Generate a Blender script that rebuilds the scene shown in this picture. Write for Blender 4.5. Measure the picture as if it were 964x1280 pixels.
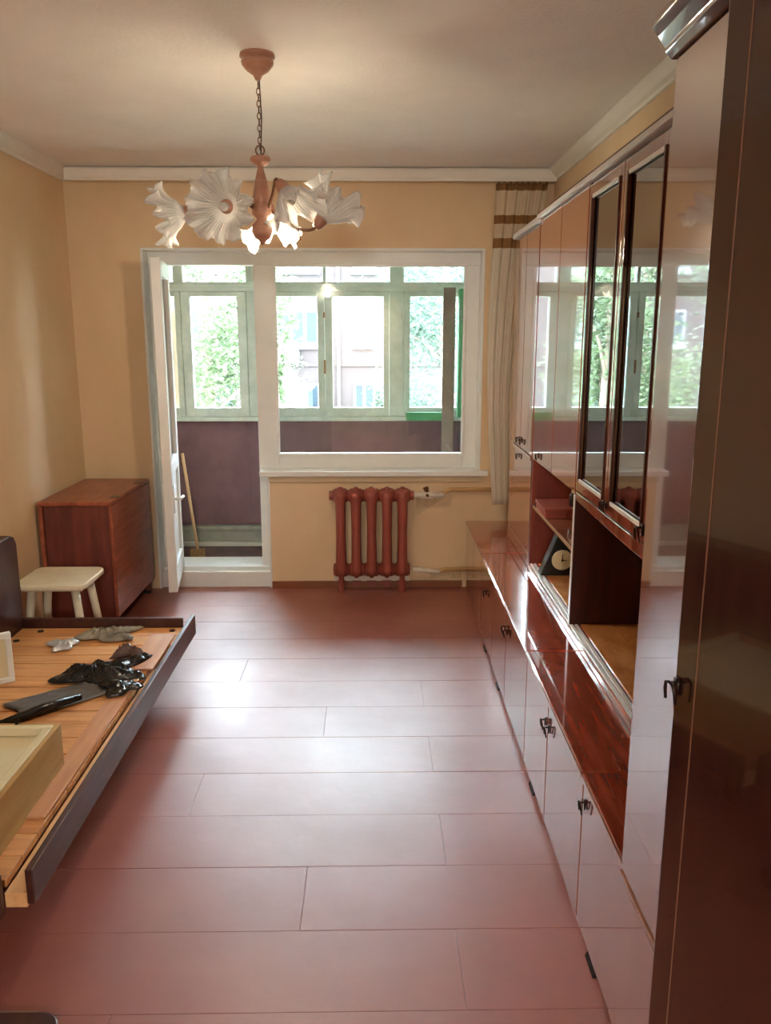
import bpy, math, random
from mathutils import Vector, Matrix
random.seed(7)
for _o in list(bpy.data.objects):
    bpy.data.objects.remove(_o, do_unlink=True)
SC = bpy.context.scene
COL = SC.collection
PI = math.pi

# ------------------------------------------------------------------ camera
CAM_H = 1.565
cd = bpy.data.cameras.new('camera'); cam = bpy.data.objects.new('camera', cd); COL.objects.link(cam)
cd.sensor_fit = 'VERTICAL'; cd.sensor_height = 36.0; cd.lens = 1020.0 / 1280.0 * 36.0
cd.clip_start = 0.02; cd.clip_end = 300
cam.location = (0, 0, CAM_H)
cam.rotation_euler = (math.radians(90 - 12.118), 0, math.radians(-0.934))
SC.camera = cam

# ------------------------------------------------------------------ world, sun, exposure
SC.view_settings.view_transform = 'Standard'; SC.view_settings.look = 'None'
SC.view_settings.gamma = 1.0; SC.view_settings.use_curve_mapping = False
SC.view_settings.exposure = 1.32
SKY = 21.0
w = bpy.data.worlds.new('sky'); SC.world = w; w.use_nodes = True
bg = w.node_tree.nodes['Background']
bg.inputs[0].default_value = (0.78, 0.90, 1.0, 1); bg.inputs[1].default_value = SKY
sd = bpy.data.lights.new('sun', 'SUN'); sd.energy = 4.0; sd.angle = 0.02; sd.color = (1.0, 0.95, 0.86)
sun = bpy.data.objects.new('sun', sd); COL.objects.link(sun)
sun.rotation_euler = Vector((0.45, 0.62, -0.72)).to_track_quat('-Z', 'Y').to_euler()

# ------------------------------------------------------------------ materials
def lin(c):
    return tuple(((x/255)/12.92 if x/255 <= 0.04045 else ((x/255+0.055)/1.055)**2.4) for x in c)
MATS = {}
def mat(name, rgb, rough=0.6, metal=0.0, coat=0.0, spec=0.5, var=0.0, vscale=8.0, bump=0.0, bscale=40.0,
        stretch=(1, 1, 1), rgb2=None, world=False, rvar=0.0, detail=4.0):
    if name in MATS: return MATS[name]
    m = bpy.data.materials.new(name); m.use_nodes = True; nt = m.node_tree; N = nt.nodes; L = nt.links
    b = N['Principled BSDF']
    c = lin(rgb); b.inputs['Base Color'].default_value = (*c, 1)
    b.inputs['Roughness'].default_value = rough; b.inputs['Metallic'].default_value = metal
    b.inputs['Coat Weight'].default_value = coat; b.inputs['Coat Roughness'].default_value = 0.03; b.inputs['Coat IOR'].default_value = 1.5 if coat < .9 else 1.85
    b.inputs['Specular IOR Level'].default_value = spec
    if var or bump or rgb2 or rvar:
        if world:
            g = N.new('ShaderNodeNewGeometry'); src = g.outputs['Position']
        else:
            g = N.new('ShaderNodeTexCoord'); src = g.outputs['Object']
        mp = N.new('ShaderNodeMapping'); mp.inputs['Scale'].default_value = stretch
        L.new(src, mp.inputs[0])
        n = N.new('ShaderNodeTexNoise'); n.inputs['Scale'].default_value = vscale; n.inputs['Detail'].default_value = detail
        n.inputs['Roughness'].default_value = 0.6
        L.new(mp.outputs[0], n.inputs['Vector'])
        if var or rgb2:
            cr = N.new('ShaderNodeValToRGB')
            c2 = lin(rgb2) if rgb2 else tuple(min(1, x*(1+var)) for x in c)
            c1 = c if rgb2 else tuple(x*(1-var) for x in c)
            cr.color_ramp.elements[0].position = 0.35; cr.color_ramp.elements[1].position = 0.65
            cr.color_ramp.elements[0].color = (*c1, 1); cr.color_ramp.elements[1].color = (*c2, 1)
            L.new(n.outputs['Fac'], cr.inputs[0]); L.new(cr.outputs[0], b.inputs['Base Color'])
        if rvar:
            mr = N.new('ShaderNodeMapRange'); mr.inputs['From Min'].default_value = 0.35; mr.inputs['From Max'].default_value = 0.65
            mr.inputs['To Min'].default_value = max(0.02, rough-rvar); mr.inputs['To Max'].default_value = rough+rvar
            L.new(n.outputs['Fac'], mr.inputs['Value']); L.new(mr.outputs[0], b.inputs['Roughness'])
        if bump:
            n2 = N.new('ShaderNodeTexNoise'); n2.inputs['Scale'].default_value = bscale; n2.inputs['Detail'].default_value = 3
            L.new(mp.outputs[0], n2.inputs['Vector'])
            bp = N.new('ShaderNodeBump'); bp.inputs['Strength'].default_value = bump; bp.inputs['Distance'].default_value = 0.01
            L.new(n2.outputs['Fac'], bp.inputs['Height']); L.new(bp.outputs[0], b.inputs['Normal'])
    MATS[name] = m
    return m

def glass(name, ior=1.45, tint=(1, 1, 1), rough=0.0):
    m = bpy.data.materials.new(name); m.use_nodes = True; nt = m.node_tree; N = nt.nodes; L = nt.links
    N.remove(N['Principled BSDF'])
    t = N.new('ShaderNodeBsdfTransparent'); t.inputs[0].default_value = (*tint, 1)
    g = N.new('ShaderNodeBsdfGlossy'); g.inputs['Roughness'].default_value = rough
    f = N.new('ShaderNodeFresnel'); f.inputs['IOR'].default_value = ior
    mx = N.new('ShaderNodeMixShader')
    L.new(f.outputs[0], mx.inputs[0]); L.new(t.outputs[0], mx.inputs[1]); L.new(g.outputs[0], mx.inputs[2])
    L.new(mx.outputs[0], N['Material Output'].inputs[0])
    return m

def emit(name, rgb, s):
    m = bpy.data.materials.new(name); m.use_nodes = True; b = m.node_tree.nodes['Principled BSDF']
    b.inputs['Base Color'].default_value = (*lin(rgb), 1)
    b.inputs['Emission Color'].default_value = (*lin(rgb), 1); b.inputs['Emission Strength'].default_value = s
    return m

WALLP = mat('wallpaper', (231, 206, 168), 0.75, rgb2=(223, 195, 154), vscale=2.2, world=True, bump=0.12, bscale=60, stretch=(1, 1, .6))
CEIL = mat('ceiling paint', (245, 241, 234), 0.9, bump=0.25, bscale=60, world=True, var=0.03, vscale=3)
WHITE = mat('white gloss paint', (236, 238, 234), 0.35, var=0.03, vscale=6, bump=0.05, bscale=30)
CROWN = mat('white cornice paint', (232, 228, 216), 0.6, var=0.02)
FLOOR = mat('red brown floor paint', (156, 90, 74), 0.42, rgb2=(144, 80, 66), vscale=2.0, world=True, bump=0.14, bscale=12, spec=0.45, detail=8, rvar=0.06)
_fb = FLOOR.node_tree.nodes['Principled BSDF']; _fb.inputs['Coat Weight'].default_value = .5; _fb.inputs['Coat Roughness'].default_value = .46; _fb.inputs['Coat IOR'].default_value = 1.7
SUBFL = mat('dark joint', (104, 54, 42), 0.6)
SKIRT = mat('brown skirting paint', (132, 76, 44), 0.4, var=0.1)
def lacq(name, a, b, stretch, rough=0.05, vs=5.0, coat=1.0, cior=2.1):
    m = mat(name, a, rough+0.1, rgb2=b, vscale=vs, stretch=stretch, coat=coat, spec=0.6, detail=5)
    if coat > .7: m.node_tree.nodes['Principled BSDF'].inputs['Coat IOR'].default_value = cior
    return m
LAQV = lacq('lacquer vertical grain', (160, 80, 48), (122, 54, 32), (6, 6, 0.5))
LAQH = lacq('lacquer long grain', (170, 80, 58), (138, 58, 40), (8, 0.7, 6))
LAQD = lacq('lacquer shaded door', (64, 36, 28), (46, 24, 20), (8, 8, 0.5), vs=7, coat=.8, cior=1.45)  # brown lacquer darkened further to hold the shade on the ajar door
LAQE = lacq('lacquer edge', (168, 112, 82), (150, 92, 64), (3, 3, 3))
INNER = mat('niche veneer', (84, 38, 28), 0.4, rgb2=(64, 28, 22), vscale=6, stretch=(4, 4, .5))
INRED = mat('niche red veneer', (140, 62, 44), 0.4, rgb2=(120, 50, 36), vscale=6, stretch=(4, 4, .5))
NFLOOR = mat('niche floor burl', (218, 152, 92), 0.22, rgb2=(178, 110, 60), vscale=9, stretch=(1.5, .8, 1), coat=0.5)
MOULD = mat('dark glazing bead', (70, 26, 20), 0.25, coat=0.6)
TRACK = mat('pale plastic track', (228, 226, 226), 0.3)
BRASS = mat('dark bronze handle', (62, 52, 46), 0.3, metal=0.9)
RUBBER = mat('black foot plastic', (24, 20, 20), 0.5)
DARKW = mat('dark stained bed wood', (78, 42, 36), 0.4, rgb2=(58, 30, 28), vscale=5, stretch=(6, .6, 6), coat=0.2)
PINE = mat('pine slat', (222, 164, 104), 0.55, rgb2=(200, 138, 82), vscale=5, stretch=(.7, 8, 8), bump=0.05)
PINEY = mat('pine batten', (232, 186, 132), 0.55, rgb2=(214, 162, 108), vscale=5, stretch=(8, .7, 8))
PLY = mat('plywood strip', (204, 150, 106), 0.5, rgb2=(188, 132, 90), vscale=5, stretch=(7, .7, 7))
TABLE = lacq('table veneer', (170, 94, 64), (132, 64, 44), (5, .8, 5), rough=0.25, coat=0.25)
TABLEF = lacq('table front veneer', (124, 60, 48), (96, 42, 34), (5, 5, .8), rough=0.35, coat=0.1)
STOOL = mat('cream stool paint', (226, 218, 192), 0.5, var=0.06, vscale=12)
RADP = mat('radiator red paint', (150, 76, 62), 0.4, var=0.08, vscale=10, bump=0.1, bscale=60)
PIPEW = mat('pipe white paint', (222, 214, 196), 0.5, var=0.08)
PIPET = mat('pipe tan paint', (204, 166, 112), 0.5, var=0.06)
PLAST = mat('bare plaster', (206, 184, 146), 0.9, var=0.1, vscale=20)
GFRAME = mat('grey green window paint', (200, 208, 202), 0.55, rgb2=(182, 192, 186), vscale=10)
PARAP = mat('purple brown parapet paint', (122, 88, 94), 0.6, rgb2=(104, 74, 80), vscale=4, bump=0.1)
PLINTH = mat('grey plinth', (150, 150, 140), 0.8, var=0.12, vscale=12)
BALF = mat('balcony floor', (110, 82, 80), 0.6, rgb2=(86, 64, 62), vscale=8)
GREEN = mat('green paint', (66, 140, 92), 0.5, var=0.1)
BOARDB = mat('brown hardboard', (124, 102, 92), 0.6, var=0.15, vscale=5)
BEIGE = mat('beige board', (176, 152, 128), 0.7, var=0.06)
STICK = mat('broom stick wood', (214, 176, 134), 0.5, var=0.08)
CREAM = mat('cream hardboard', (226, 216, 178), 0.45, var=0.04, vscale=4)
TAN = mat('tan veneer side', (196, 160, 96), 0.45, rgb2=(180, 142, 80), vscale=5, stretch=(5, .7, 5))
BLACKF = mat('black plastic film', (34, 34, 36), 0.22, bump=0.5, bscale=25)
GREYF = mat('grey plastic film', (92, 92, 92), 0.3, bump=0.4, bscale=25)
RAG = mat('grey rag', (170, 166, 152), 0.8, rgb2=(110, 106, 96), vscale=14, bump=0.6, bscale=50)
FOIL = mat('crumpled foil', (214, 220, 226), 0.28, metal=0.4, bump=0.6, bscale=40)
WOODC = mat('chandelier wood', (172, 124, 100), 0.35, coat=0.4, var=0.15, vscale=12, stretch=(1, 1, 4))
METC = mat('chandelier bronze', (132, 96, 70), 0.35, metal=0.7)
CLOCKB = mat('black clock case', (26, 28, 26), 0.35)
DIAL = mat('cream clock dial', (232, 226, 190), 0.4)
REDBOX = mat('red brown box', (150, 70, 56), 0.4, var=0.08)
FBRICK = mat('pink plaster facade', (54, 45, 46), 0.9, rgb2=(46, 37, 38), vscale=0.5, world=True)
FWHITE = mat('white facade trim', (104, 108, 112), 0.7, var=0.03)
FPANE = mat('far window glass', (34, 44, 52), 0.35, spec=0.25, var=0.2, vscale=1.0)
BLUEM = mat('blue sheet metal', (56, 84, 98), 0.5, var=0.08)
GROUND = mat('paled bounce ground', (176, 170, 154), 0.95, rgb2=(160, 158, 138), vscale=0.5, world=True)  # out of view; paled to bounce daylight up to the ceiling
BARK = mat('bark', (110, 96, 84), 0.9, var=0.2, vscale=6)
AIRC = mat('air conditioner plastic', (110, 114, 116), 0.5)
DGREY = mat('dark grille', (60, 66, 74), 0.6)
def leafmat(name, rgb):
    m = bpy.data.materials.new(name); m.use_nodes = True; nt = m.node_tree; N = nt.nodes; L = nt.links
    b = N['Principled BSDF']; c = lin(rgb); b.inputs['Base Color'].default_value = (*c, 1); b.inputs['Roughness'].default_value = 0.45
    g = N.new('ShaderNodeNewGeometry'); n = N.new('ShaderNodeTexNoise'); n.inputs['Scale'].default_value = 1.6
    L.new(g.outputs['Position'], n.inputs['Vector'])
    cr = N.new('ShaderNodeValToRGB'); cr.color_ramp.elements[0].position = .3; cr.color_ramp.elements[1].position = .7
    cr.color_ramp.elements[0].color = (*[x*.6 for x in c], 1); cr.color_ramp.elements[1].color = (*[min(1, x*1.5) for x in c], 1)
    L.new(n.outputs['Fac'], cr.inputs[0]); L.new(cr.outputs[0], b.inputs['Base Color'])
    tr = N.new('ShaderNodeBsdfTranslucent'); L.new(cr.outputs[0], tr.inputs[0])
    mx = N.new('ShaderNodeMixShader'); mx.inputs[0].default_value = .4
    L.new(b.outputs[0], mx.inputs[1]); L.new(tr.outputs[0], mx.inputs[2]); L.new(mx.outputs[0], N['Material Output'].inputs[0])
    return m
LEAF1 = leafmat('leaf pale green', (84, 98, 70)); LEAF2 = leafmat('leaf green', (64, 80, 54)); LEAF3 = leafmat('leaf blue green', (74, 92, 80))
GLASS = glass('window glass', 1.45, (0.97, 0.99, 0.98)); GLASSO = glass('balcony glass', 1.3, (0.95, 0.98, 0.98))
CABGL = glass('cabinet glass', 8.0, (0.8, 0.82, 0.8))
def shade_glass(name, glow=0.0):
    m = bpy.data.materials.new(name); m.use_nodes = True; nt = m.node_tree; N = nt.nodes; L = nt.links
    b = N['Principled BSDF']; b.inputs['Base Color'].default_value = (.86, .88, .88, 1); b.inputs['Roughness'].default_value = .08
    b.inputs['Coat Weight'].default_value = .6
    tr = N.new('ShaderNodeBsdfTranslucent'); tr.inputs[0].default_value = (.9, .9, .88, 1)
    tp = N.new('ShaderNodeBsdfTransparent'); tp.inputs[0].default_value = (.95, .95, .95, 1)
    m1 = N.new('ShaderNodeMixShader'); m1.inputs[0].default_value = .4
    m2 = N.new('ShaderNodeMixShader'); m2.inputs[0].default_value = .38
    L.new(b.outputs[0], m1.inputs[1]); L.new(tr.outputs[0], m1.inputs[2])
    L.new(m1.outputs[0], m2.inputs[1]); L.new(tp.outputs[0], m2.inputs[2]); L.new(m2.outputs[0], N['Material Output'].inputs[0])
    return m
SHADE = shade_glass('ruffled shade glass')
BULB = emit('lit bulb', (255, 226, 180), 60.0)
BULBOFF = mat('unlit bulb glass', (226, 222, 212), 0.2)

# curtain fabric: cream with gold brown woven bands near the top
def curtain_mat():
    m = bpy.data.materials.new('cream curtain with bands'); m.use_nodes = True; nt = m.node_tree; N = nt.nodes; L = nt.links
    b = N['Principled BSDF']; b.inputs['Roughness'].default_value = .8
    g = N.new('ShaderNodeNewGeometry'); s = N.new('ShaderNodeSeparateXYZ'); L.new(g.outputs['Position'], s.inputs[0])
    cr = N.new('ShaderNodeValToRGB'); cr.color_ramp.interpolation = 'CONSTANT'
    mr = N.new('ShaderNodeMapRange'); mr.inputs['From Min'].default_value = 0.5; mr.inputs['From Max'].default_value = 2.5
    L.new(s.outputs['Z'], mr.inputs['Value']); L.new(mr.outputs[0], cr.inputs[0])
    cream = (*lin((242, 232, 208)), 1); band = (*lin((178, 138, 88)), 1); pale = (*lin((242, 236, 222)), 1)
    def t(z): return (z-0.5)/2.0
    e = cr.color_ramp.elements; e[0].position = 0; e[0].color = pale
    e[1].position = t(2.06); e[1].color = band
    for z, c in ((2.11, cream), (2.19, band), (2.235, cream), (2.375, band)):
        q = e.new(t(z)); q.color = c
    L.new(cr.outputs[0], b.inputs['Base Color'])
    tr = N.new('ShaderNodeBsdfTranslucent'); L.new(cr.outputs[0], tr.inputs[0])
    mx = N.new('ShaderNodeMixShader'); mx.inputs[0].default_value = .5
    L.new(b.outputs[0], mx.inputs[1]); L.new(tr.outputs[0], mx.inputs[2]); L.new(mx.outputs[0], N['Material Output'].inputs[0])
    return m
CURT = curtain_mat()

# ------------------------------------------------------------------ mesh helpers
class MB:
    def __init__(s): s.v = []; s.f = []
    def box(s, x0, x1, y0, y1, z0, z1):
        n = len(s.v)
        s.v += [(x0, y0, z0), (x1, y0, z0), (x1, y1, z0), (x0, y1, z0), (x0, y0, z1), (x1, y0, z1), (x1, y1, z1), (x0, y1, z1)]
        s.f += [tuple(n+i for i in q) for q in ((0, 3, 2, 1), (4, 5, 6, 7), (0, 1, 5, 4), (1, 2, 6, 5), (2, 3, 7, 6), (3, 0, 4, 7))]
        return s
    def prism(s, pts, axis, a, b):
        """polygon pts (2-D) extruded along axis from a to b"""
        n = len(s.v); k = len(pts)
        def p3(p, c):
            return (p[0], p[1], c) if axis == 'z' else ((p[0], c, p[1]) if axis == 'y' else (c, p[0], p[1]))
        s.v += [p3(p, a) for p in pts] + [p3(p, b) for p in pts]
        s.f += [tuple(n+i for i in range(k))[::-1], tuple(n+k+i for i in range(k))]
        s.f += [(n+i, n+(i+1) % k, n+k+(i+1) % k, n+k+i) for i in range(k)]
        return s
    def tube(s, path, rad, seg=10, cap=True, closed=False):
        P = [Vector(p) for p in path]; n0 = len(s.v); k = len(P)
        if not isinstance(rad, (list, tuple)): rad = [rad]*k
        up = Vector((0, 0, 1)); prev = None
        for i, p in enumerate(P):
            if closed: d = P[(i+1) % k]-P[i-1]
            else: d = P[min(i+1, k-1)]-P[max(i-1, 0)]
            d.normalize()
            if prev is None:
                a = d.cross(up if abs(d.z) < .9 else Vector((1, 0, 0))).normalized()
            else:
                a = (prev-d*prev.dot(d)).normalized()
            prev = a; b = d.cross(a)
            for j in range(seg):
                t = 2*PI*j/seg; q = p+(a*math.cos(t)+b*math.sin(t))*rad[i]; s.v.append(tuple(q))
        for i in range(k if closed else k-1):
            for j in range(seg):
                i2 = (i+1) % k
                s.f.append((n0+i*seg+j, n0+i*seg+(j+1) % seg, n0+i2*seg+(j+1) % seg, n0+i2*seg+j))
        if cap and not closed:
            s.f.append(tuple(n0+j for j in range(seg))[::-1]); s.f.append(tuple(n0+(k-1)*seg+j for j in range(seg)))
        return s
    def lathe(s, prof, seg=24, o=(0, 0, 0)):
        """prof: list of (r, z)"""
        n0 = len(s.v); k = len(prof)
        for r, z in prof:
            for j in range(seg):
                t = 2*PI*j/seg; s.v.append((o[0]+r*math.cos(t), o[1]+r*math.sin(t), o[2]+z))
        for i in range(k-1):
            for j in range(seg):
                s.f.append((n0+i*seg+j, n0+i*seg+(j+1) % seg, n0+(i+1)*seg+(j+1) % seg, n0+(i+1)*seg+j))
        s.f.append(tuple(n0+j for j in range(seg))[::-1]); s.f.append(tuple(n0+(k-1)*seg+j for j in range(seg)))
        return s
    def grid(s, fn, nu, nv):
        n0 = len(s.v)
        for i in range(nu+1):
            for j in range(nv+1): s.v.append(tuple(fn(i/nu, j/nv)))
        for i in range(nu):
            for j in range(nv):
                a = n0+i*(nv+1)+j; s.f.append((a, a+nv+1, a+nv+2, a+1))
        return s
    def xf(s, M):
        s.v = [tuple(M @ Vector(p)) for p in s.v]; return s
    def build(s, name, m, parent=None, bevel=0.0, smooth=False, solid=0.0, seg=2):
        me = bpy.data.meshes.new(name); me.from_pydata(s.v, [], s.f); me.update()
        import bmesh
        bm = bmesh.new(); bm.from_mesh(me); bmesh.ops.recalc_face_normals(bm, faces=bm.faces); bm.to_mesh(me); bm.free()
        me.materials.append(m)
        if smooth:
            for p in me.polygons: p.use_smooth = True
        o = bpy.data.objects.new(name, me); COL.objects.link(o)
        if parent: o.parent = parent
        if solid:
            d = o.modifiers.new('solid', 'SOLIDIFY'); d.thickness = solid; d.offset = 0
        if bevel:
            d = o.modifiers.new('bevel', 'BEVEL'); d.width = bevel; d.segments = seg; d.limit_method = 'ANGLE'; d.angle_limit = 0.6
        return o
def bx(name, m, x0, x1, y0, y1, z0, z1, parent=None, bevel=0.002):
    return MB().box(x0, x1, y0, y1, z0, z1).build(name, m, parent, bevel)
def tag(o, label, cat, group=None, kind=None):
    o['label'] = label; o['category'] = cat
    if group: o['group'] = group
    if kind: o['kind'] = kind
    return o
def empty(name, loc, rz=0.0):
    o = bpy.data.objects.new(name, None); COL.objects.link(o); o.location = loc; o.rotation_euler = (0, 0, rz)
    o.empty_display_size = 0.05
    return o
def copy_obj(o, parent):
    c = o.copy(); COL.objects.link(c); c.parent = parent; return c
def rrect(x0, x1, y0, y1, r, n=5):
    pts = []
    for cx, cy, a in ((x1-r, y1-r, 0), (x0+r, y1-r, PI/2), (x0+r, y0+r, PI), (x1-r, y0+r, 1.5*PI)):
        for i in range(n+1):
            t = a+PI/2*i/n; pts.append((cx+r*math.cos(t), cy+r*math.sin(t)))
    return pts

# ------------------------------------------------------------------ room shell
XL, XR, D, ZC, YB = -1.77, 1.06, 5.0, 2.5, -1.0
OPL, OPR, OPT = -1.35, 0.665, 2.07         # the opening for balcony door and window
PIER = -0.64; SILL = 0.735
fl = MB().box(XL-.1, XR+.1, YB-.1, D+.3, -.08, -.006).build('floor', SUBFL)
tag(fl, 'glossy red-brown painted board floor of the room', 'floor', kind='structure')
edges = [YB]; y = 2.733
while y > YB+.05: y -= .272
y += .272
while y < D+.05:
    edges.append(y); y += .272
edges.append(D+.12)
rows = [(edges[i], edges[i+1]) for i in range(len(edges)-1) if edges[i+1]-edges[i] > .03]
for i, (a, b) in enumerate(rows):
    j0 = (.22, -.62, .5, -.2)[i % 4] if i % 2 else .22
    cuts = sorted({XL, XR, j0})
    if i % 2: cuts = sorted(cuts+[-1.05])
    for c0, c1 in zip(cuts[:-1], cuts[1:]):
        dz = random.uniform(-.0006, .0006)
        bx('floor_board', FLOOR, c0+.0003, c1-.0003, a+.0004, b-.0004, -.006, dz, fl, bevel=.0012)
wl = tag(bx('wall_left', WALLP, XL-.12, XL, YB-.1, D+.3, -.05, ZC+.05, bevel=0), 'peach yellow papered wall along the left beside the bed', 'wall', kind='structure')
wr = tag(bx('wall_right', WALLP, XR, XR+.12, YB-.1, D+.3, -.05, ZC+.05, bevel=0), 'yellow papered wall on the right behind the wall units', 'wall', kind='structure')
m = MB()
m.box(XL-.12, OPL, D, D+.3, -.05, ZC+.05).box(OPL, OPR, D, D+.3, OPT, ZC+.05).box(OPR, XR+.12, D, D+.3, -.05, ZC+.05).box(PIER, OPR, D, D+.3, -.05, SILL)
tag(m.build('wall_back', WALLP), 'peach papered window wall with the balcony opening', 'wall', kind='structure')
m = MB().box(XL-.12, -.55, YB-.12, YB, -.05, ZC+.05).box(.38, XR+.12, YB-.12, YB, -.05, ZC+.05).box(-.55, .38, YB-.12, YB, 2.05, ZC+.05)
tag(m.build('wall_front', WALLP), 'papered wall with the doorway to the hall', 'wall', kind='structure')
tag(bx('ceiling', CEIL, XL-.12, XR+.12, YB-.1, D+.3, ZC, ZC+.15, bevel=0), 'off-white rough plastered ceiling', 'ceiling', kind='structure')
# hall behind the doorway
m = MB().box(-1.5, 1.3, -2.6, -2.5, -.05, 2.55).box(-1.6, -1.5, -2.6, YB-.12, -.05, 2.55).box(1.3, 1.4, -2.6, YB-.12, -.05, 2.55).box(-1.6, 1.4, -2.6, YB-.12, 2.5, 2.6)
tag(m.build('wall_hall', mat('hall wallpaper', (170, 150, 120), .8, var=.05)), 'dim papered walls of the hall behind the doorway', 'wall', kind='structure')
tag(bx('floor_hall', FLOOR, -1.6, 1.4, -2.6, YB-.0, -.08, -.001, bevel=0), 'brown floor of the hall', 'floor', kind='structure')
# crown mouldings
def crown_profile(r=.05):
    return [(0, 0), (.012, 0), (.016, .012), (.03, .022), (.045, .045), (.05, .055), (.05, .066), (0, .066)]
cp = crown_profile()
m = MB().prism([(XL+a, ZC-.066+b) for a, b in cp], 'y', YB, D)
tag(m.build('trim_1', CROWN), 'white ceiling moulding along the left wall', 'moulding', kind='structure')
m = MB().prism([(XR-a, ZC-.066+b) for a, b in cp], 'y', YB, D)
tag(m.build('trim_2', CROWN), 'white ceiling moulding above the wall units on the right', 'moulding', kind='structure')
# skirtings
tag(bx('baseboard_back', SKIRT, PIER+.002, .57, D-.018, D, 0, .045), 'low brown skirting under the window', 'skirting', kind='structure')
tag(bx('baseboard_left', SKIRT, XL, XL+.018, YB, D-.8, 0, .045), 'low brown skirting along the left wall', 'skirting', kind='structure')
# curtain rail board across the window wall
cr = empty('curtain_rail', (-.36, D-.06, 2.43))
bx('fascia_board', CROWN, -1.36, 1.41, -.06, -.04, 0, .056, cr, .003)
bx('top_board', CROWN, -1.36, 1.41, -.04, .06, .046, .066, cr, .002)
bx('lower_lip', CROWN, -1.36, 1.41, -.066, -.036, -.008, .006, cr, .003)
tag(cr, 'long white curtain rail board under the ceiling over the window', 'curtain rail')

# ------------------------------------------------------------------ window and balcony door block
FY0, FY1 = 5.10, 5.17
win = empty('window_1', (0, 5.1, 0)); tag(win, 'white fixed room window with wide sill beside the balcony door', 'window', kind='structure')
def wbox(n, m_, x0, x1, y0, y1, z0, z1, p=win, b=.003): return bx(n, m_, x0, x1, y0-5.1, y1-5.1, z0, z1, p, b)
# plaster reveals (white)
wbox('reveal', WHITE, OPR-.012, OPR+.004, D-.004, FY0, SILL+.02, OPT)
wbox('reveal', WHITE, OPL, OPR, D-.004, FY0, OPT-.012, OPT+.004)
wbox('reveal', WHITE, OPL-.004, OPL+.012, D-.004, FY0, 0, OPT-.012)
wbox('reveal', WHITE, PIER-.012, PIER+.002, D-.004, FY0, 0, SILL)
# frame members
wbox('frame_head', WHITE, OPL+.012, OPR-.012, FY0, FY1, 1.985, OPT-.012)
wbox('frame_stile', WHITE, .565, OPR-.012, FY0, FY1, SILL, 1.985)
wbox('frame_post', WHITE, -.712, -.585, FY0, FY1, .08, 1.985)
wbox('frame_rail', WHITE, -.585, .565, FY0, FY1, SILL, .845)
wbox('frame_stile', WHITE, OPL+.012, -1.245, FY0, FY1, .08, 1.985)
wbox('glazing_bead', WHITE, -.585, .565, FY0-.012, FY0, .825, .85)
wbox('glazing_bead', WHITE, -.585, .565, FY0-.012, FY0, 1.975, 1.995)
wbox('glazing_bead', WHITE, .556, .575, FY0-.012, FY0, .85, 1.975)
wbox('glazing_bead', WHITE, -.596, -.577, FY0-.012, FY0, .85, 1.975)
wbox('pane', GLASS, -.585, .565, 5.13, 5.135, .845, 1.985, b=0)
wbox('threshold', WHITE, OPL+.012, PIER, D+.02, 5.3, 0, .10)
wbox('threshold_cap', WHITE, OPL+.012, PIER, D+.06, 5.3, .10, .125)
sill = bx('sill_board', WHITE, -.695, .715, D-.045-5.1, FY0-5.1, SILL-.012, SILL+.022, win, .006)
wbox('sill_support', mat('window shelf edge', (206, 186, 150), .6), PIER, .68, D-.02, D, SILL-.05, SILL-.012)
# open balcony door leaf
hx, hy, fx, fy = -1.238, 5.085, -1.148, 4.515
ang = math.atan2(fy-hy, fx-hx); LW = math.hypot(fx-hx, fy-hy)
dl = empty('door_1', (hx, hy, .125), ang); tag(dl, 'white glazed balcony door standing open into the room', 'door', kind='structure')
T2 = .026
bx('stile', WHITE, 0, .09, -T2, T2, 0, 1.855, dl, .004); bx('stile', WHITE, LW-.09, LW, -T2, T2, 0, 1.855, dl, .004)
bx('rail', WHITE, .09, LW-.09, -T2, T2, 0, .14, dl, .004); bx('rail', WHITE, .09, LW-.09, -T2, T2, 1.765, 1.855, dl, .004); bx('rail', WHITE, .09, LW-.09, -T2, T2, .66, .74, dl, .004)
bx('panel', WHITE, .09, LW-.09, -.01, .01, .14, .66, dl, .002)
bx('pane', GLASS, .09, LW-.09, -.003, .003, .74, 1.765, dl, 0)
h = MB().box(LW-.06, LW-.03, T2, T2+.008, .46, .62).tube([(LW-.045, T2, .54), (LW-.045, T2+.04, .54), (LW-.12, T2+.05, .54)], .009, 8).build('handle', WHITE, dl, smooth=True)
h2 = MB().box(LW-.06, LW-.03, -T2-.008, -T2, .46, .62).build('handle_plate', WHITE, dl, .002)
for z in (.3, 1.5):
    MB().tube([(-.008, 0, z), (-.008, 0, z+.1)], .009, 8).build('hinge', METC, dl)

# ------------------------------------------------------------------ balcony
BY = 6.15
tag(bx('balcony_floor', BALF, -2.2, 1.2, 5.3, 6.4, -.12, -.001, bevel=0), 'dark worn floor of the glazed balcony', 'floor', kind='structure')
tag(bx('balcony_ceiling', mat('balcony ceiling paint', (206, 206, 200), .8), -2.2, 1.2, 5.3, 6.5, 2.42, 2.55, bevel=0), 'pale concrete slab over the balcony', 'ceiling', kind='structure')
pp = empty('balcony_parapet', (-.5, BY, 0)); tag(pp, 'purple-brown panelled balcony parapet under the glazing', 'parapet', kind='structure')
xs = [-1.7, -.93, -.31, .12, .55, 1.2]
for a, b in zip(xs[:-1], xs[1:]):
    bx('panel', PARAP, a+.5+.0006, b+.5-.0006, 0, .03, .15, .955, pp, .002)
bx('backing', PARAP, -1.2, 1.7, .031, .09, .0, .955, pp, 0)
bx('kickboard', PLINTH, -1.2, 1.7, -.06, .03, .02, .145, pp, .004)
bx('ledge', PLINTH, -1.2, 1.7, -.075, -.055, .12, .15, pp, .003)
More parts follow.
